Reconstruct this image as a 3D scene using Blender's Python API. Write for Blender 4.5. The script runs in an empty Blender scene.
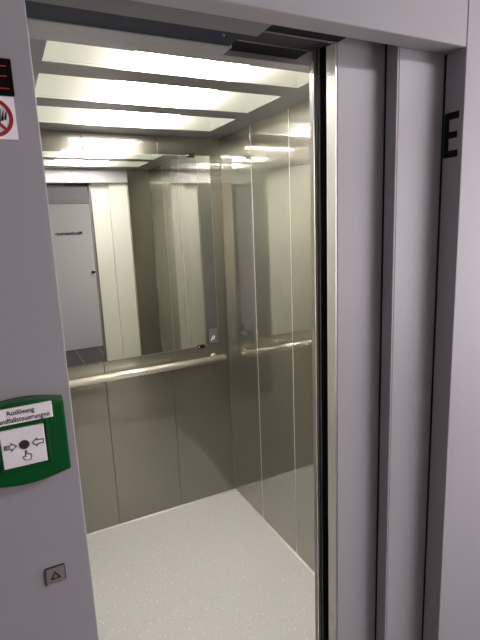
import bpy, bmesh, math, random
from mathutils import Vector, Matrix
random.seed(4)
S = bpy.context.scene
COL = S.collection

# ------------------------------------------------------------------ helpers
def mat(name, base=(.5, .5, .5), rough=.5, metal=0.0, spec=.5, noise=0.0, nscale=40.0, stretch=(1, 1, 1),
        bump=0.0, aniso=None, emit=None, estr=0.0, coat=0.0):
    m = bpy.data.materials.new(name); m.use_nodes = True
    nt = m.node_tree; b = nt.nodes['Principled BSDF']
    b.inputs['Base Color'].default_value = (*base, 1)
    b.inputs['Roughness'].default_value = rough
    b.inputs['Metallic'].default_value = metal
    b.inputs['Specular IOR Level'].default_value = spec
    b.inputs['Coat Weight'].default_value = coat
    if emit:
        b.inputs['Emission Color'].default_value = (*emit, 1); b.inputs['Emission Strength'].default_value = estr
    if noise or bump:
        tc = nt.nodes.new('ShaderNodeTexCoord'); mp = nt.nodes.new('ShaderNodeMapping')
        mp.inputs['Scale'].default_value = stretch
        no = nt.nodes.new('ShaderNodeTexNoise'); no.inputs['Scale'].default_value = nscale
        no.inputs['Detail'].default_value = 3
        nt.links.new(tc.outputs['Object'], mp.inputs[0]); nt.links.new(mp.outputs[0], no.inputs['Vector'])
        if noise:
            r = nt.nodes.new('ShaderNodeValToRGB')
            r.color_ramp.elements[0].color = (*[c * (1 - noise) for c in base], 1)
            r.color_ramp.elements[1].color = (*[min(1, c * (1 + noise)) for c in base], 1)
            r.color_ramp.elements[0].position = .3; r.color_ramp.elements[1].position = .7
            nt.links.new(no.outputs['Fac'], r.inputs[0]); nt.links.new(r.outputs[0], b.inputs['Base Color'])
        if bump:
            bp = nt.nodes.new('ShaderNodeBump'); bp.inputs['Strength'].default_value = bump
            bp.inputs['Distance'].default_value = .001
            nt.links.new(no.outputs['Fac'], bp.inputs['Height']); nt.links.new(bp.outputs[0], b.inputs['Normal'])
    if aniso:
        amt, axis = aniso
        b.inputs['Anisotropic'].default_value = amt
        v = nt.nodes.new('ShaderNodeCombineXYZ')
        for i in range(3): v.inputs[i].default_value = axis[i]
        nt.links.new(v.outputs[0], b.inputs['Tangent'])
    return m

def box(bm, x0, x1, y0, y1, z0, z1, bev=0.0, seg=1):
    vs = [bm.verts.new((x, y, z)) for x in (x0, x1) for y in (y0, y1) for z in (z0, z1)]
    idx = [(0, 1, 3, 2), (4, 6, 7, 5), (0, 4, 5, 1), (2, 3, 7, 6), (0, 2, 6, 4), (1, 5, 7, 3)]
    fs = [bm.faces.new([vs[i] for i in f]) for f in idx]
    if bev:
        es = list({e for f in fs for e in f.edges})
        bmesh.ops.bevel(bm, geom=es, offset=bev, segments=seg, affect='EDGES', profile=.5)
    return bm

def cyl(bm, p0, p1, r0, r1=None, n=24, caps=True):
    r1 = r0 if r1 is None else r1
    p0, p1 = Vector(p0), Vector(p1); d = (p1 - p0).normalized()
    a = Vector((0, 0, 1)) if abs(d.z) < .9 else Vector((1, 0, 0))
    u = d.cross(a).normalized(); w = d.cross(u)
    A = [bm.verts.new(p0 + r0 * (u * math.cos(t) + w * math.sin(t))) for t in [2 * math.pi * i / n for i in range(n)]]
    B = [bm.verts.new(p1 + r1 * (u * math.cos(t) + w * math.sin(t))) for t in [2 * math.pi * i / n for i in range(n)]]
    for i in range(n):
        f = bm.faces.new((A[i], A[(i + 1) % n], B[(i + 1) % n], B[i])); f.smooth = True
    if caps:
        bm.faces.new(A[::-1]); bm.faces.new(B)
    return bm

def prism(bm, pts, y0, y1, plane='xz'):
    """closed outline (x,z) extruded along y, or (y,z) extruded along x"""
    mk = (lambda p, d: (p[0], d, p[1])) if plane == 'xz' else (lambda p, d: (d, p[0], p[1]))
    A = [bm.verts.new(mk(p, y0)) for p in pts]; B = [bm.verts.new(mk(p, y1)) for p in pts]
    n = len(pts)
    bm.faces.new(A); bm.faces.new(B[::-1])
    for i in range(n): bm.faces.new((A[i], B[i], B[(i + 1) % n], A[(i + 1) % n]))
    return bm

def stroke(bm, pts, w, y0, y1, closed=False):
    """a flat painted line of width w along points (x,z), as thin solid segments"""
    n = len(pts)
    rng = range(n if closed else n - 1)
    for i in rng:
        a = Vector((pts[i][0], pts[i][1])); b = Vector((pts[(i + 1) % n][0], pts[(i + 1) % n][1]))
        d = (b - a)
        if d.length < 1e-9: continue
        d.normalize(); q = Vector((-d.y, d.x)) * w / 2; e = d * w / 2.2
        prism(bm, [tuple(a - e + q), tuple(a - e - q), tuple(b + e - q), tuple(b + e + q)], y0, y1)
    return bm

def obj(name, bm, m, parent=None, bevel=0.0, origin=None):
    bmesh.ops.recalc_face_normals(bm, faces=bm.faces)
    me = bpy.data.meshes.new(name); bm.to_mesh(me); bm.free()
    o = bpy.data.objects.new(name, me); COL.objects.link(o)
    if m: me.materials.append(m)
    if origin is not None:
        me.transform(Matrix.Translation(-Vector(origin))); o.location = origin
    if parent:
        o.parent = parent
        o.location = Vector(o.location) - Vector(parent.location)
    return o

def B(): return bmesh.new()

def tag(o, label, cat, group=None):
    o['label'] = label; o['category'] = cat; o['kind'] = 'thing'
    if group: o['group'] = group
    return o
def thing(name, loc, label, cat, group=None):
    o = bpy.data.objects.new(name, None); COL.objects.link(o); o.location = loc; o.empty_display_size = .05
    return tag(o, label, cat, group)
def struct(name, bm, m):
    o = obj(name, bm, m); o['kind'] = 'structure'; return o

def text_mesh(name, txt, size, loc, rot, m, parent, align='CENTER', ext=.0002, squeeze=1.0, bold=0.0):
    cu = bpy.data.curves.new(name, 'FONT'); cu.body = txt; cu.size = size; cu.align_x = align
    cu.extrude = ext; cu.offset = bold
    t = bpy.data.objects.new(name, cu); COL.objects.link(t)
    dg = bpy.context.evaluated_depsgraph_get(); dg.update()
    me = bpy.data.meshes.new_from_object(t.evaluated_get(dg))
    bpy.data.objects.remove(t)
    me.transform(Matrix.LocRotScale(Vector(loc), rot, Vector((squeeze, 1, 1))))
    o = bpy.data.objects.new(name, me); COL.objects.link(o); me.materials.clear(); me.materials.append(m)
    if parent: o.parent = parent; o.location = -Vector(parent.location)
    return o

from mathutils import Euler
FRONT = Euler((math.radians(90), 0, 0)).to_quaternion()             # reads from -y
FROM_INSIDE = Euler((math.radians(90), 0, math.radians(180))).to_quaternion()   # reads from +y

# ------------------------------------------------------------------ measures (metres, camera above the origin)
XL, XR = 0.044, 1.143           # cabin side walls
YF, YB = 1.080, 2.485           # cabin front return, back wall
ZC = 2.110                      # cabin ceiling
PF = 0.781                      # portal front plane
JL, JR = 0.0726, 0.965          # clear opening
ZL = 2.000                      # lintel underside
YC = -1.95                      # wall across the landing
ZH = 2.56                       # landing ceiling

# ------------------------------------------------------------------ materials
M = {}
M['portal'] = mat('grey_powder_coat', (.36, .335, .35), .55, spec=.3, bump=.08, nscale=900)
M['door'] = mat('door_grey_paint', (.37, .345, .36), .42, spec=.4, bump=.04, nscale=700)
M['car_door'] = mat('car_door_paint', (.62, .60, .565), .40, spec=.4)
M['steel'] = mat('brushed_steel', (.225, .215, .172), .46, 1.0, aniso=(.9, (0, 0, 1)), noise=.05, nscale=60, stretch=(8, 8, .15))
nt = M['steel'].node_tree; b = nt.nodes['Principled BSDF']
gl = nt.nodes.new('ShaderNodeBsdfGlossy'); gl.inputs['Color'].default_value = (.80, .79, .74, 1); gl.inputs['Roughness'].default_value = .11
mx = nt.nodes.new('ShaderNodeMixShader'); lw = nt.nodes.new('ShaderNodeLayerWeight'); lw.inputs[0].default_value = .5
mr_ = nt.nodes.new('ShaderNodeMapRange'); mr_.inputs[1].default_value = .10; mr_.inputs[3].default_value = .05; mr_.inputs[4].default_value = .08
nt.links.new(lw.outputs['Facing'], mr_.inputs[0]); nt.links.new(mr_.outputs[0], mx.inputs[0])

nt.links.new(b.outputs[0], mx.inputs[1]); nt.links.new(gl.outputs[0], mx.inputs[2])
g2 = nt.nodes.new('ShaderNodeBsdfGlossy'); g2.inputs['Color'].default_value = (.95, .94, .90, 1); g2.inputs['Roughness'].default_value = .012
f2 = nt.nodes.new('ShaderNodeMapRange'); nt.links.new(lw.outputs['Facing'], f2.inputs[0])
f2.inputs[1].default_value = .10; f2.inputs[2].default_value = .70; f2.inputs[3].default_value = .06; f2.inputs[4].default_value = .42
m2 = nt.nodes.new('ShaderNodeMixShader'); nt.links.new(f2.outputs[0], m2.inputs[0])
nt.links.new(mx.outputs[0], m2.inputs[1]); nt.links.new(g2.outputs[0], m2.inputs[2])
nt.links.new(m2.outputs[0], nt.nodes['Material Output'].inputs[0])
M['steel_ceiling'] = mat('ceiling_brushed_steel', (.31, .305, .315), .42, 1.0, noise=.05, nscale=60, stretch=(.2, 8, 8))
M['rail'] = mat('polished_steel', (.92, .89, .82), .29, .88)
M['strip'] = mat('aluminium_strip', (.86, .84, .79), .16, 1.0)
M['joint'] = mat('pale_joint_strip', (.88, .86, .80), .22, spec=.6)
M['pale_wall'] = mat('pale_side_wall', (.86, .83, .74), .35, spec=.5)
M['mirror'] = mat('mirror_glass', (.74, .77, .72), .0, 1.0)
M['edge'] = mat('mirror_edge', (.25, .32, .30), .2)
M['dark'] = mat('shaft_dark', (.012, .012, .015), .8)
M['rubber'] = mat('black_rubber_gap_shade', (.012, .012, .014), .7, spec=.1)  # rubber parts, and the black pieces that paint shade into the door gaps
M['void_plate'] = mat('dark_blue_track_plate', (.022, .025, .045), .6, spec=.15)
M['dark_metal'] = mat('dark_track_metal', (.022, .021, .025), .6, spec=.2)
M['header_paint'] = mat('header_satin_metal', (.36, .35, .37), .45, .3)
M['track'] = mat('grey_track_plate', (.15, .148, .165), .6)
M['gap'] = mat('joint_backing', (.10, .095, .085), .6)
M['green'] = mat('green_plastic', (.002, .085, .017), .30, spec=.3, coat=.06)
M['white'] = mat('white_label', (.95, .88, .90), .5)
M['ink'] = mat('black_ink', (.010, .008, .009), .6, spec=.1)
M['dimple'] = mat('black_mark', (.045, .028, .030), .6)
M['red'] = mat('sign_red', (.33, .012, .025), .5)
M['led'] = mat('red_led', (.2, .01, .01), .5, emit=(1, .03, .015), estr=.13)
M['screen'] = mat('display_black', (.006, .004, .005), .4, spec=.08)
M['button_steel'] = mat('button_steel', (.27, .235, .215), .38, .2, noise=.1, nscale=300)
M['white_paint'] = mat('landing_white_paint', (.34, .322, .322), .7)
M['left_paint'] = mat('landing_side_paint', (.55, .54, .58), .7)
M['door_leaf'] = mat('landing_door_paint', (.52, .48, .45), .5)
M['door_frame'] = mat('landing_door_frame', (.30, .28, .27), .5)
M['lamp_body'] = mat('lamp_white', (.10, .10, .095), .5)
M['sticker'] = mat('grey_corner_patch', (.10, .115, .115), .35)
M['edge_bright'] = mat('edge_bright_metal', (.50, .49, .48), .42, .8)
M['edge_grey'] = mat('edge_grey_metal', (.24, .232, .228), .38, .6)
M['lamp_white'] = mat('frame_white', (.75, .75, .74), .4)
M['added_daylight'] = mat('added_window_glow', (1, 1, 1), .5, emit=(1.0, .955, .985), estr=6.6)  # glow of the added landing window
M['tube'] = mat('lit_tube', (1, 1, 1), .5, emit=(1.0, .955, .95), estr=122.0)
M['added_lamp_glow'] = mat('added_lamp_emission', (1, 1, 1), .5, emit=(1.0, .955, .985), estr=62.0)  # glow of the added landing lamp

# light diffuser: translucent acrylic, faintly self-lit
m = bpy.data.materials.new('acrylic_diffuser'); m.use_nodes = True; nt = m.node_tree
nt.nodes.clear()
out = nt.nodes.new('ShaderNodeOutputMaterial'); tr = nt.nodes.new('ShaderNodeBsdfTranslucent')
df = nt.nodes.new('ShaderNodeBsdfDiffuse'); mx = nt.nodes.new('ShaderNodeMixShader')
em = nt.nodes.new('ShaderNodeEmission'); ad = nt.nodes.new('ShaderNodeAddShader')
tr.inputs[0].default_value = (.91, .87, .78, 1); df.inputs[0].default_value = (.45, .45, .38, 1)
em.inputs[0].default_value = (1, .97, .74, 1); em.inputs[1].default_value = .42
mx.inputs[0].default_value = .25
nt.links.new(tr.outputs[0], mx.inputs[1]); nt.links.new(df.outputs[0], mx.inputs[2])
tp = nt.nodes.new('ShaderNodeBsdfTransparent'); tp.inputs[0].default_value = (1, .985, .95, 1)
mt = nt.nodes.new('ShaderNodeMixShader'); mt.inputs[0].default_value = .30
nt.links.new(tp.outputs[0], mt.inputs[1]); nt.links.new(mx.outputs[0], mt.inputs[2])
nt.links.new(mt.outputs[0], ad.inputs[0]); nt.links.new(em.outputs[0], ad.inputs[1]); nt.links.new(ad.outputs[0], out.inputs[0])
M['diffuser'] = m

# cabin floor: pale vinyl with sparkling grit
m = mat('speckled_vinyl', (.52, .525, .54), .48, spec=.45); nt = m.node_tree; b = nt.nodes['Principled BSDF']
tc = nt.nodes.new('ShaderNodeTexCoord')
n1 = nt.nodes.new('ShaderNodeTexNoise'); n1.inputs['Scale'].default_value = 200; n1.inputs['Detail'].default_value = 4
r1 = nt.nodes.new('ShaderNodeValToRGB')
r1.color_ramp.elements[0].position = .35; r1.color_ramp.elements[0].color = (.52, .517, .517, 1)
r1.color_ramp.elements[1].position = .65; r1.color_ramp.elements[1].color = (.70, .695, .69, 1)
vo = nt.nodes.new('ShaderNodeTexVoronoi'); vo.inputs['Scale'].default_value = 55
lt = nt.nodes.new('ShaderNodeMath'); lt.operation = 'LESS_THAN'; lt.inputs[1].default_value = .13
mc = nt.nodes.new('ShaderNodeMix'); mc.data_type = 'RGBA'; mc.inputs[7].default_value = (1, .98, .95, 1)
for n in (n1, vo): nt.links.new(tc.outputs['Object'], n.inputs['Vector'])
nt.links.new(n1.outputs['Fac'], r1.inputs[0]); nt.links.new(vo.outputs['Distance'], lt.inputs[0])
nt.links.new(lt.outputs[0], mc.inputs[0]); nt.links.new(r1.outputs[0], mc.inputs[6]); nt.links.new(mc.outputs[2], b.inputs['Base Color'])
bp = nt.nodes.new('ShaderNodeBump'); bp.inputs['Strength'].default_value = .25; bp.inputs['Distance'].default_value = .001
nt.links.new(n1.outputs['Fac'], bp.inputs['Height']); nt.links.new(bp.outputs[0], b.inputs['Normal'])
M['vinyl'] = m

# landing floor: dark tiles with pale joints
m = mat('dark_floor_tiles', (.05, .05, .048), .45); nt = m.node_tree; b = nt.nodes['Principled BSDF']
tc = nt.nodes.new('ShaderNodeTexCoord'); mp = nt.nodes.new('ShaderNodeMapping')
mp.inputs['Rotation'].default_value = (0, 0, math.radians(90)); mp.inputs['Location'].default_value = (.35, .155 , 0)
br = nt.nodes.new('ShaderNodeTexBrick'); br.offset = 0.0
br.inputs['Scale'].default_value = 1; br.inputs['Brick Width'].default_value = 1.2; br.inputs['Row Height'].default_value = .31
br.inputs['Mortar Size'].default_value = .005
br.inputs['Color1'].default_value = (.055, .053, .050, 1); br.inputs['Color2'].default_value = (.068, .066, .062, 1)
br.inputs['Mortar'].default_value = (.32, .31, .29, 1)
nt.links.new(tc.outputs['Object'], mp.inputs[0]); nt.links.new(mp.outputs[0], br.inputs['Vector']); nt.links.new(br.outputs['Color'], b.inputs['Base Color'])
M['tiles'] = m

# ------------------------------------------------------------------ the landing (room shell)
LX0, LX1 = -1.15, 2.25
struct('floor_landing', box(B(), LX0 - .1, LX1 + .1, YC - .1, .905, -.10, 0), M['tiles'])
struct('ceiling_landing', box(B(), LX0 - .1, LX1 + .1, YC - .1, PF + .05, ZH, ZH + .1), M['white_paint'])
struct('wall_landing_left', box(B(), LX0 - .1, LX0, YC, PF, 0, ZH), M['left_paint'])
WY0, WY1, WZ0, WZ1 = -1.0, .52, .90, 2.05       # added window out of view, lights the front wall from the right
bm = B(); box(bm, LX1, LX1 + .1, YC, WY0, 0, ZH); box(bm, LX1, LX1 + .1, WY1, PF, 0, ZH)
box(bm, LX1, LX1 + .1, WY0, WY1, 0, WZ0); box(bm, LX1, LX1 + .1, WY0, WY1, WZ1, ZH)
struct('wall_landing_right', bm, M['white_paint'])
struct('added_window_1', box(B(), LX1 + .055, LX1 + .065, WY0 + .04, WY1 - .04, WZ0 + .04, WZ1 - .04), M['added_daylight'])
bm = B(); f = .04
box(bm, LX1 + .03, LX1 + .09, WY0, WY0 + f, WZ0, WZ1); box(bm, LX1 + .03, LX1 + .09, WY1 - f, WY1, WZ0, WZ1)
box(bm, LX1 + .03, LX1 + .09, WY0 + f, WY1 - f, WZ0, WZ0 + f); box(bm, LX1 + .03, LX1 + .09, WY0 + f, WY1 - f, WZ1 - f, WZ1)
struct('added_window_frame', bm, M['lamp_white'])
DL, DR, DT = .27, 1.235, 2.030      # door across the landing
bm = B(); box(bm, LX0, DL - .05, YC - .1, YC, 0, ZH); box(bm, DR + .05, LX1, YC - .1, YC, 0, ZH)
box(bm, DL - .05, DR + .05, YC - .1, YC, DT + .05, ZH)
struct('wall_landing_back', bm, M['white_paint'])
# front wall with the portal
struct('wall_front_left', box(B(), LX0, JL, PF, PF + .053, 0, ZH, .002, 2), M['portal'])
struct('wall_front_right', box(B(), JR, LX1, PF, PF + .053, 0, ZH, .002, 2), M['portal'])
struct('lintel', box(B(), JL, JR - .001, PF + .0005, PF + .053, ZL, ZH, .0015, 1), M['portal'])

# door across the landing
d = thing('landing_door', (DL, YC, 0), 'grey flush door across the landing, seen in the cabin mirror', 'door')
bm = B(); box(bm, DL + .004, DR - .004, YC - .05, YC - .008, .004, DT - .004, .001)
obj('door_leaf', bm, M['door_leaf'], d)
bm = B()
box(bm, DL - .05, DL, YC - .09, YC + .006, 0, DT + .05); box(bm, DR, DR + .05, YC - .09, YC + .006, 0, DT + .05)
box(bm, DL, DR, YC - .09, YC + .006, DT, DT + .05)
obj('door_frame', bm, M['door_frame'], d)
h = obj('lock_plate', box(B(), 1.125, 1.155, YC - .009, YC + .002, 1.03, 1.11, .002), M['rail'], d)
bm = B(); cyl(bm, (1.13, YC + .001, 1.085), (1.13, YC + .03, 1.085), .021, .018); cyl(bm, (1.165, YC + .001, 1.09), (1.165, YC + .02, 1.09), .012)
obj('door_knob', bm, M['rubber'], d)
t = text_mesh('door_lettering', 'Maschinenraum', .062, (.86, YC - .0072, 1.612), FROM_INSIDE, M['ink'], d, ext=.0004, squeeze=.9, bold=.0025)

# shaft behind the front wall: dark concrete sides that close the view into the gaps
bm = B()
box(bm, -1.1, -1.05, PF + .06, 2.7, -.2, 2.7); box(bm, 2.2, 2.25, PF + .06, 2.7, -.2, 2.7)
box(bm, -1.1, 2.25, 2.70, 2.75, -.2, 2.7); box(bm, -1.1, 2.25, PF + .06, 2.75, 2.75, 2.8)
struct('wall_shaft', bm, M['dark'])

# landing header (grey plate just behind the lintel), cut out for the doors on the right
bm = B(); box(bm, JL, .508, .837, .902, 2.004, 2.16); 
struct('trim_1', bm, M['track'])
struct('trim_6', box(B(), .5085, .682, .8795, .902, 2.006, 2.16), M['dark_metal'])
struct('trim_7', box(B(), .5085, .682, .8775, .879, 2.004, 2.16), M['track'])
# dark plate over the gap between landing and cabin, then the cabin header
bm = B(); box(bm, XL, .488, .904, .988, 2.012, 2.05); 
struct('trim_2', bm, M['void_plate'])
struct('trim_8', box(B(), .4885, .684, .904, .949, 2.012, 2.05), M['dark_metal'])
struct('trim_9', box(B(), .4885, .684, .9495, .951, 2.010, 2.05), M['track'])
bm = B(); box(bm, XL, .494, .989, 1.036, 2.010, 2.06); box(bm, XL, JR, 1.036, YF, 2.010, ZC, .001)
struct('trim_12', box(B(), .4945, .6885, .9515, 1.0355, 2.022, 2.030), M['rubber'])  # black plate painting in the shade of the cabin door slot
struct('trim_11', box(B(), .5085, .6885, .8375, .877, 2.0065, 2.012), M['rubber'])  # black plate painting in the shade of the landing door slot
struct('trim_3', bm, M['header_paint'])
s = obj('header_screw', cyl(B(), (.449, .932, 2.0125), (.449, .932, 2.008), .0026, n=12), M['button_steel'])
tag(s, 'small bright screw head in the dark plate above the doorway', 'screw')
# sills
bm = B(); box(bm, JL, 1.7, .906, .938, -.03, -.001); struct('trim_4', bm, M['strip'])
bm = B(); box(bm, XL, 1.7, .942, YF - .001, -.03, -.001); struct('trim_5', bm, M['strip'])

# ------------------------------------------------------------------ cabin shell
FT = -.04
struct('floor', box(B(), XL - .02, XR + .02, YF, YB + .02, FT, 0), M['vinyl'])
bm = B(); g = .0008
def panel_run(bm, axis, a, lo, hi, cuts, z0, z1, depth, bev=.0012, g=g):
    edges = [lo] + cuts + [hi]
    for i in range(len(edges) - 1):
        p, q = edges[i] + (g if i else 0), edges[i + 1] - (g if i < len(edges) - 2 else 0)
        if axis == 'x': box(bm, p, q, a, a + depth, z0, z1, .0012, 2)
        else: box(bm, a, a + depth, p, q, z0, z1, bev, 2)
    # backing strip behind the joints
panel_run(bm, 'x', YB, XL, XR, [.413, .785], 0, ZC, .018)
struct('wall_back', bm, M['steel'])
bm = B(); panel_run(bm, 'y', XR, YF, YB, [1.43, 1.785, 2.128], 0, ZC, .0012, .0005, .0022); struct('wall_right', bm, M['steel'])
bm = B(); panel_run(bm, 'y', XL - .0012, YF, YB, [1.43, 1.785, 2.128], 0, ZC, .0012, .0005, .0022); struct('wall_left', bm, M['pale_wall'])
bm = B()
box(bm, XL - .03, XR + .03, YB + .018, YB + .03, -.02, ZC + .1)
struct('wall_cabin_backing', bm, M['gap'])
bm = B(); box(bm, XR + .0014, XR + .03, YF, YB + .017, -.02, ZC + .1); box(bm, XL - .03, XL - .0014, YF, YB + .017, -.02, ZC + .1)
struct('wall_cabin_joint_strips', bm, M['joint'])
# front return panels beside the cabin doorway
bm = B(); box(bm, JR, XR, 1.040, YF, 0, ZC, .0012); struct('wall_cabin_front_right', bm, M['steel'])
bm = B(); box(bm, XL - .018, JL, .945, YF, 0, 2.009, .0012); struct('wall_cabin_front_left', bm, M['steel'])
# bright strip along the foot of the walls
def foot_strip(axis, at, sgn, lo, hi, w=.008, h=.008, n=10):
    prof = [(0, 0)] + [(w * math.cos(t), h * math.sin(t)) for t in [math.pi / 2 * k / n for k in range(n + 1)]]
    bm = B(); ends = []
    for e in (lo, hi):
        ends.append([bm.verts.new((e, at + sgn * p, z) if axis == 'x' else (at + sgn * p, e, z)) for p, z in prof])
    for k in range(len(prof)):
        a, b_ = k, (k + 1) % len(prof)
        f = bm.faces.new((ends[0][a], ends[0][b_], ends[1][b_], ends[1][a])); f.smooth = 1 <= k <= n
    for e in ends: bm.faces.new(e)
    return bm
struct('baseboard_back', foot_strip('x', YB, -1, XL, XR), M['joint'])
struct('baseboard_right', foot_strip('y', XR, -1, YF, YB - .004), M['joint'])
struct('baseboard_left', foot_strip('y', XL, 1, YF, YB - .004), M['joint'])

# ceiling with three light wells
PX0, PX1 = .167, 1.020
LIGHTS = [(1.240, 1.527), (1.637, 1.916), (2.031, 2.319)]
bm = B()
ys = [YF] + [v for p in LIGHTS for v in p] + [YB + .018]
for i in range(0, len(ys), 2): box(bm, XL - .018, XR + .018, ys[i], ys[i + 1], ZC, ZC + .006)
for a, c in LIGHTS:
    box(bm, XL - .018, PX0, a, c, ZC, ZC + .006); box(bm, PX1, XR + .018, a, c, ZC, ZC + .006)
struct('ceiling', bm, M['steel_ceiling'])
names = ['long cabin ceiling light nearest the doorway, partly cut off by the header',
         'middle one of the three long cabin ceiling lights',
         'rearmost cabin ceiling light, next to the mirror wall']
def light(i, a, c):
    L = thing('ceiling_light', ((PX0 + PX1) / 2, (a + c) / 2, ZC), names[i], 'ceiling light', 'long ceiling lights of the cabin')
    bm = B(); vs = [bm.verts.new(p) for p in ((PX0, a, ZC + .002), (PX1, a, ZC + .002), (PX1, c, ZC + .002), (PX0, c, ZC + .002))]
    bm.faces.new(vs); obj('diffuser', bm, M['diffuser'], L)
    H = ZC + .085; t = .004
    bm = B(); box(bm, PX0, PX1, a, c, H, H + t); box(bm, PX0, PX0 + t, a, c, ZC + .0065, H); box(bm, PX1 - t, PX1, a, c, ZC + .0065, H)
    box(bm, PX0 + t, PX1 - t, a, a + t, ZC + .0065, H); box(bm, PX0 + t, PX1 - t, c - t, c, ZC + .0065, H)
    obj('housing', bm, M['lamp_body'], L)
    for dy in (-.07, .07):
        y = (a + c) / 2 + dy
        obj('tube', cyl(B(), (.415, y, ZC + .024), (.780, y, ZC + .024), .011, n=14), M['tube'], L)
    return L
for i, (a, c) in enumerate(LIGHTS): light(i, a, c)

# ------------------------------------------------------------------ mirror with clips
mr = thing('mirror', (.594, YB, .965), 'large frameless mirror on the back wall of the cabin', 'mirror')
MX0, MX1, MZ0, MZ1 = .112, 1.075, .965, 2.015
obj('mirror_glass', box(B(), MX0, MX1, YB - .0052, YB - .0008, MZ0, MZ1), M['mirror'], mr)
bm = B(); e = .0016
for (a, b_, c, d_) in ((MX0 - e, MX0, MZ0 - e, MZ1 + e), (MX1, MX1 + e, MZ0 - e, MZ1 + e), (MX0, MX1, MZ0 - e, MZ0), (MX0, MX1, MZ1, MZ1 + e)):
    box(bm, a, b_, YB - .0054, YB - .0004, c, d_)
obj('glass_edge', bm, M['edge'], mr)
for cx in (.205, .965):
    for zz, sg in ((MZ0, 1), (MZ1, -1)):
        bm = B()
        z0, z1 = sorted((zz - sg * .012, zz + sg * .009))
        box(bm, cx - .022, cx + .022, YB - .0105, YB - .0056, z0, z1, .0015, 2)
        c = obj('mirror_clip', bm, M['rubber'], mr)
        sc = obj('clip_screw', cyl(B(), (cx - .014, YB - .0106, (z0 + z1) / 2), (cx - .014, YB - .013, (z0 + z1) / 2), .006, .004, n=14), M['strip'])
        sc.parent = c; sc.location = -Vector(mr.location)
        sc.location = Vector((0, 0, 0)) - Vector(c.location) - Vector(mr.location)
st = obj('corner_mark', box(B(), 1.018, 1.070, YB - .0058, YB - .0053, .975, 1.060), M['sticker'], mr)  # grey patch in the mirror's lower right corner, white squiggle on it
bm = B(); stroke(bm, [(1.030, .992), (1.037, 1.002), (1.046, .996), (1.052, 1.010), (1.044, 1.016), (1.038, 1.008)], .006, YB - .0063, YB - .0059)
q = obj('mark_squiggle', bm, M['white'], st); q.location = -Vector(mr.location) - Vector(st.location)

# ------------------------------------------------------------------ handrail
hr = thing('handrail', (.594, YB - .055, .89), 'round polished steel handrail along the back wall under the mirror', 'handrail')
RY, RZ, RR = YB - .055, .890, .0195
obj('rail_bar', cyl(B(), (.104, RY, RZ), (1.082, RY, RZ), RR, n=40), M['rail'], hr)
for x, s_ in ((1.082, 1), (.104, -1)):
    bm = B(); n = 5
    for k in range(n):
        t0, t1 = k / n * math.pi / 2, (k + 1) / n * math.pi / 2
        cyl(bm, (x + s_ * .012 * math.sin(t0), RY, RZ), (x + s_ * .012 * math.sin(t1), RY, RZ), RR * (.45 + .55 * math.cos(t0)), RR * (.45 + .55 * math.cos(t1)), n=32, caps=(k == n - 1))
    obj('end_cap', bm, M['rail'], hr)
for x in (.15, 1.04):
    bm = B(); cyl(bm, (x, RY, RZ + .004), (x, YB - .005, RZ + .004), .010); cyl(bm, (x, YB - .006, RZ + .004), (x, YB - .0005, RZ + .004), .018)
    obj('wall_bracket', bm, M['rail'], hr)

# ------------------------------------------------------------------ sliding doors
def leaf(name, x0, x1, y0, y1, z0, z1, m, label, edge_m, group):
    t = thing(name, (x0, (y0 + y1) / 2, 0), label, 'door panel', group)
    obj('door_sheet', box(B(), x0 + .004, x1, y0, y1, z0, z1, .0012), m, t)
    obj('leading_edge', box(B(), x0, x0 + .0038, y0 + .0012, y1 - .0012, z0, z1 - .002), edge_m, t)
    return t
a1 = leaf('sliding_door_panel', .823, 1.72, .840, .875, .006, 2.13, M['door'], 'grey landing door panel nearest the letter on the door reveal', M['door'], 'landing door panels')
b2 = leaf('sliding_door_panel', .686, 1.60, .881, .915, .006, 2.13, M['door'], 'grey landing door panel standing further out beside the black door gap', M['edge_bright'], 'landing door panels')
c1 = leaf('cabin_door_panel', .690, 1.58, .945, .985, .006, 2.085, M['car_door'], 'pale cabin door panel whose steel edge stands at the cabin opening', M['edge_grey'], 'cabin door panels')
leaf('cabin_door_panel', .824, 1.70, .990, 1.030, .006, 2.085, M['car_door'], 'pale cabin door panel seen right in the mirror next to the steel wall', M['car_door'], 'cabin door panels')
struct('trim_10', box(B(), .9655, .976, .8338, .8396, .004, 2.0), M['rubber'])  # black strip painting in the gap shade behind the right reveal
obj('gap_shade_strip', box(B(), .8235, .838, .8754, .8806, .006, 2.12), M['rubber'], a1)  # black strip painting in the shade between the two landing panels
# groove and rubber lip on the leading edge of the cabin door
o = obj('rubber_lip', box(B(), .6885, .6898, .949, .955, .006, 2.08), M['rubber'], c1)
o = obj('gap_shade_front', box(B(), .6905, .735, .9425, .9448, .006, 2.08), M['rubber'], c1)  # black strip, shade of the gap to the landing door put in as colour
o = obj('edge_bead', box(B(), .6865, .6898, .961, .964, .006, 2.08), M['strip'], c1)

# ------------------------------------------------------------------ call point on the left wall
cp = thing('call_point', (-.002, PF, 1.262), 'green release box with white label and white press plate on the left grey wall', 'call point')
G0, G1, GZ0, GZ1 = -.065, .0585, 1.2655, 1.3805
bm = B()
n = 14; pts = []
for k in range(n + 1):      # domed lower and upper rim
    u = k / n; x = G0 + (G1 - G0) * u; pts.append((x, GZ0 - .0095 * math.sin(math.pi * u)))
for k in range(n + 1):
    u = 1 - k / n; x = G0 + (G1 - G0) * u; pts.append((x, GZ1 + .009 * math.sin(math.pi * u)))
prism(bm, pts, PF - .030, PF)
bmesh.ops.recalc_face_normals(bm, faces=bm.faces)
es = [e for e in bm.edges if all(abs(v.co.y - (PF - .030)) < 1e-6 for v in e.verts)]
bmesh.ops.bevel(bm, geom=es, offset=.004, segments=3, affect='EDGES', profile=.5)
obj('housing', bm, M['green'], cp)
fy = PF - .030
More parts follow.
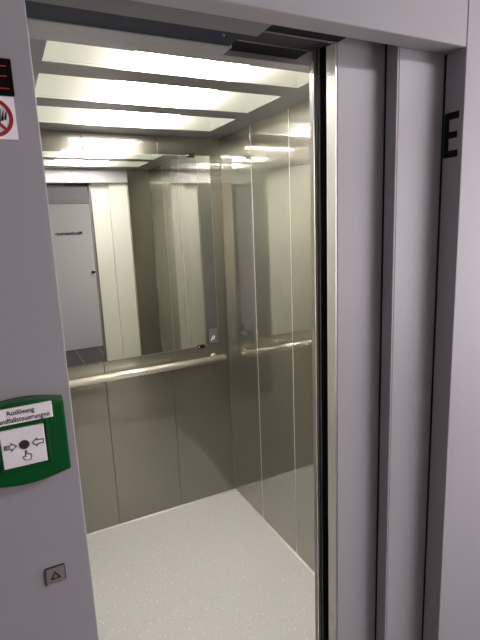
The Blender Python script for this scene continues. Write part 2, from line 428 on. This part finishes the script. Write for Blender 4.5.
lp = obj('label_plate', box(B(), -.052, .0408, fy - .0035, fy + .001, 1.3590, 1.3840, .0006), M['white'], cp)
# square recess frame and the white press plate
bm = B(); w = .0035
for (a, b_, c, d_) in ((-.040, .0325, 1.3535, 1.3565), (-.040, .0325, 1.284, 1.2875), (-.040, -.0365, 1.2875, 1.3535), (.0290, .0325, 1.2875, 1.3535)):
    box(bm, a, b_, fy - .003, fy + .001, c, d_, .0008)
obj('plate_rim', bm, M['green'], cp)
pp = obj('press_plate', box(B(), -.0355, .0255, fy - .0042, fy + .001, 1.2905, 1.3510, .0008), M['white'], cp)
def sub(name, bm, m, par, root):
    o = obj(name, bm, m); o.parent = par; o.location = -Vector(root.location) - Vector(par.location); return o
ly = fy - .0036
for txt, z, sz in (('Auslösung', 1.3735, .0112), ('Brandfallsteuerungen', 1.3622, .0112)):
    o = text_mesh('lettering', txt, sz, (-.0035, ly - .0002, z), FRONT, M['ink'], None, ext=.0002, squeeze=.84)
    o.parent = lp; o.location = -Vector(cp.location) - Vector(lp.location)
py0, py1 = fy - .0049, fy - .0043
bm = B(); prism(bm, [(-.0042 + .0072 * math.cos(2 * math.pi * k / 32), 1.3245 + .0072 * math.sin(2 * math.pi * k / 32)) for k in range(32)], py0, py1)
sub('press_spot', bm, M['dimple'], pp, cp)
bm = B()
def arrow(cx, cz, s):      # outlined block arrow pointing along s
    p = [(-.0085, .0030), (.0005, .0030), (.0005, .0062), (.0075, 0), (.0005, -.0062), (.0005, -.0030), (-.0085, -.0030)]
    stroke(bm, [(cx + s * a, cz + c) for a, c in p], .0010, py0, py1, True)
arrow(-.0225, 1.3245, 1)
stroke(bm, [(-.0285, 1.3257), (-.0245, 1.3257), (-.0245, 1.3233), (-.0285, 1.3233)], .0009, py0, py1, True)
sub('arrow_mark', bm, M['ink'], pp, cp)
bm = B(); arrow(.0145, 1.3245, -1); sub('arrow_mark', bm, M['ink'], pp, cp)
bm = B()                   # pointing hand outline under the spot
hand = [(-.0042, 1.3135), (-.0032, 1.3150), (-.0022, 1.3135), (-.0022, 1.3085), (-.0010, 1.3090), (0, 1.3082), (.0012, 1.3085), (.0022, 1.3075),
        (.0034, 1.3075), (.0040, 1.3060), (.0038, 1.3025), (.0018, 1.2985), (-.0038, 1.2985), (-.0060, 1.3015), (-.0085, 1.3045), (-.0075, 1.3062), (-.0058, 1.3052), (-.0042, 1.3045)]
stroke(bm, hand, .0007, py0, py1, True)
sub('hand_symbol', bm, M['ink'], pp, cp)

# ------------------------------------------------------------------ floor display and prohibition sign
dp = thing('floor_display', (0, PF, 1.827), 'black floor indicator with red glowing letter at the left edge', 'display')
obj('screen', box(B(), -.045, .0445, PF - .004, PF, 1.8275, 1.8755, .0008), M['screen'], dp)
bm = B(); y0, y1 = PF - .0048, PF - .0042
for z, x1 in ((1.8645, .0375), (1.8515, .0370), (1.8355, .0385)): box(bm, .004, x1, y0, y1, z, z + .0014)
box(bm, .004, .0062, y0, y1, 1.8355, 1.8659)
obj('lit_letter', bm, M['led'], dp)

sg = thing('prohibition_sign', (.013, PF, 1.77), 'square white sticker with red prohibition ring under the black display', 'sign')
obj('sign_plate', box(B(), -.0165, .0425, PF - .0012, PF, 1.7695, 1.8265), M['white'], sg)
cx, cz, R1, R0 = .0125, 1.798, .0262, .0212
bm = B(); nn = 48; y0, y1 = PF - .0019, PF - .0013
for k in range(nn):
    a, c = 2 * math.pi * k / nn, 2 * math.pi * (k + 1) / nn
    prism(bm, [(cx + R1 * math.cos(a), cz + R1 * math.sin(a)), (cx + R0 * math.cos(a), cz + R0 * math.sin(a)), (cx + R0 * math.cos(c), cz + R0 * math.sin(c)), (cx + R1 * math.cos(c), cz + R1 * math.sin(c))], y0, y1)
q = .0155; w = .0036 / 2 * .707
prism(bm, [(cx - q - w, cz + q - w), (cx + q - w, cz - q - w), (cx + q + w, cz - q + w), (cx - q + w, cz + q + w)], y0 - .0006, y1)
obj('red_ring', bm, M['red'], sg)
bm = B()
for k in range(5):         # flames
    fx, fz, hgt = cx - .001 + k * .0038, cz - .009 + k * .0016, .023 - .0022 * k
    prism(bm, [(fx, fz), (fx + .0030, fz), (fx + .0040, fz + hgt * .55), (fx + .0052, fz + hgt), (fx + .0026, fz + hgt * .62)], y0, y1)
box(bm, cx - .014, cx - .0125, y0, y1, cz - .012, cz + .010); box(bm, cx - .002, cx - .0005, y0, y1, cz - .012, cz + .010); box(bm, cx - .0125, cx - .002, y0, y1, cz + .0085, cz + .010)
prism(bm, [(cx - .0072 + .0024 * math.cos(k * math.pi / 8), cz + .0050 + .0024 * math.sin(k * math.pi / 8)) for k in range(16)], y0, y1)
box(bm, cx - .0098, cx - .0046, y0, y1, cz - .0035, cz + .002); box(bm, cx - .0090, cx - .0075, y0, y1, cz - .0115, cz - .0035); box(bm, cx - .0066, cx - .0051, y0, y1, cz - .0115, cz - .0035)
obj('pictogram', bm, M['ink'], sg)

# ------------------------------------------------------------------ call button
cb = thing('call_button', (.0155, PF, 1.0525), 'small square steel call button with an up arrow, low on the left wall', 'call button')
bx, bz = .0155, 1.0680
def rsq(bm, h, r, y0, y1):
    pts = []
    for (sx, sz, a0) in ((1, 1, 0), (-1, 1, 90), (-1, -1, 180), (1, -1, 270)):
        for k in range(5):
            a = math.radians(a0 + 22.5 * k); pts.append((bx + sx * (h - r) + r * math.cos(a), bz + sz * (h - r) + r * math.sin(a)))
    prism(bm, pts, y0, y1); return bm
obj('bezel', rsq(B(), .0160, .003, PF - .0010, PF + .002), M['rubber'], cb)
kp = obj('push_face', rsq(B(), .0147, .0026, PF - .0032, PF - .0011), M['button_steel'], cb)
bm = B(); stroke(bm, [(bx, bz + .0062), (bx - .0068, bz - .0052), (bx + .0068, bz - .0052)], .0017, PF - .0037, PF - .0033, True)
sub('arrow_symbol', bm, M['ink'], kp, cb)

# ------------------------------------------------------------------ floor letter on the right reveal
bm = B(); x0, x1 = JR - .0009, JR + .0010
for (ya, yb_, za, zb) in ((.8185, .8315, 1.7725, 1.8720), (.7925, .8185, 1.8565, 1.8720), (.7960, .8185, 1.8150, 1.8295), (.7925, .8185, 1.7725, 1.7880)):
    box(bm, x0, x1, ya, yb_, za, zb)
o = obj('floor_letter', bm, M['ink'], origin=(JR, .812, 1.7725))
tag(o, 'black adhesive letter E on the right-hand door reveal', 'letter')

# ------------------------------------------------------------------ added landing lamp, unseen, to light the front wall
ll = bpy.data.objects.new('added_landing_lamp', None); COL.objects.link(ll); ll.location = (1.85, -.55, ZH); ll['kind'] = 'structure'
obj('lamp_body', box(B(), 1.50, 2.20, -.66, -.44, ZH - .03, ZH + .002, .004), M['lamp_body'], ll)
obj('added_lamp_cover', box(B(), 1.51, 2.19, -.65, -.45, ZH - .06, ZH - .0305, .006), M['added_lamp_glow'], ll)

# ------------------------------------------------------------------ world, camera, view
w = bpy.data.worlds.new('World'); S.world = w; w.use_nodes = True
w.node_tree.nodes['Background'].inputs[0].default_value = (.02, .02, .022, 1)
R = ((0.89278286, -0.44868083, -0.04030229), (-0.12265543, -0.15602193, -0.98010857), (0.43346788, 0.87996743, -0.19432684))
cam = bpy.data.cameras.new('camera'); co = bpy.data.objects.new('camera', cam); COL.objects.link(co)
co.matrix_world = Matrix(((R[0][0], -R[1][0], -R[2][0], 0), (R[0][1], -R[1][1], -R[2][1], 0), (R[0][2], -R[1][2], -R[2][2], 1.635), (0, 0, 0, 1)))
cam.sensor_fit = 'VERTICAL'; cam.sensor_height = 36; cam.lens = 473 / 640 * 36; cam.clip_start = .02
S.camera = co
S.cycles.use_denoising = True; S.cycles.denoising_prefilter = 'ACCURATE'
S.cycles.max_bounces = 14; S.cycles.glossy_bounces = 10; S.cycles.diffuse_bounces = 6; S.cycles.transmission_bounces = 8
S.cycles.sample_clamp_indirect = 14
vs = S.view_settings; vs.view_transform = 'Standard'; vs.look = 'None'; vs.gamma = 1; vs.exposure = 0; vs.use_curve_mapping = False
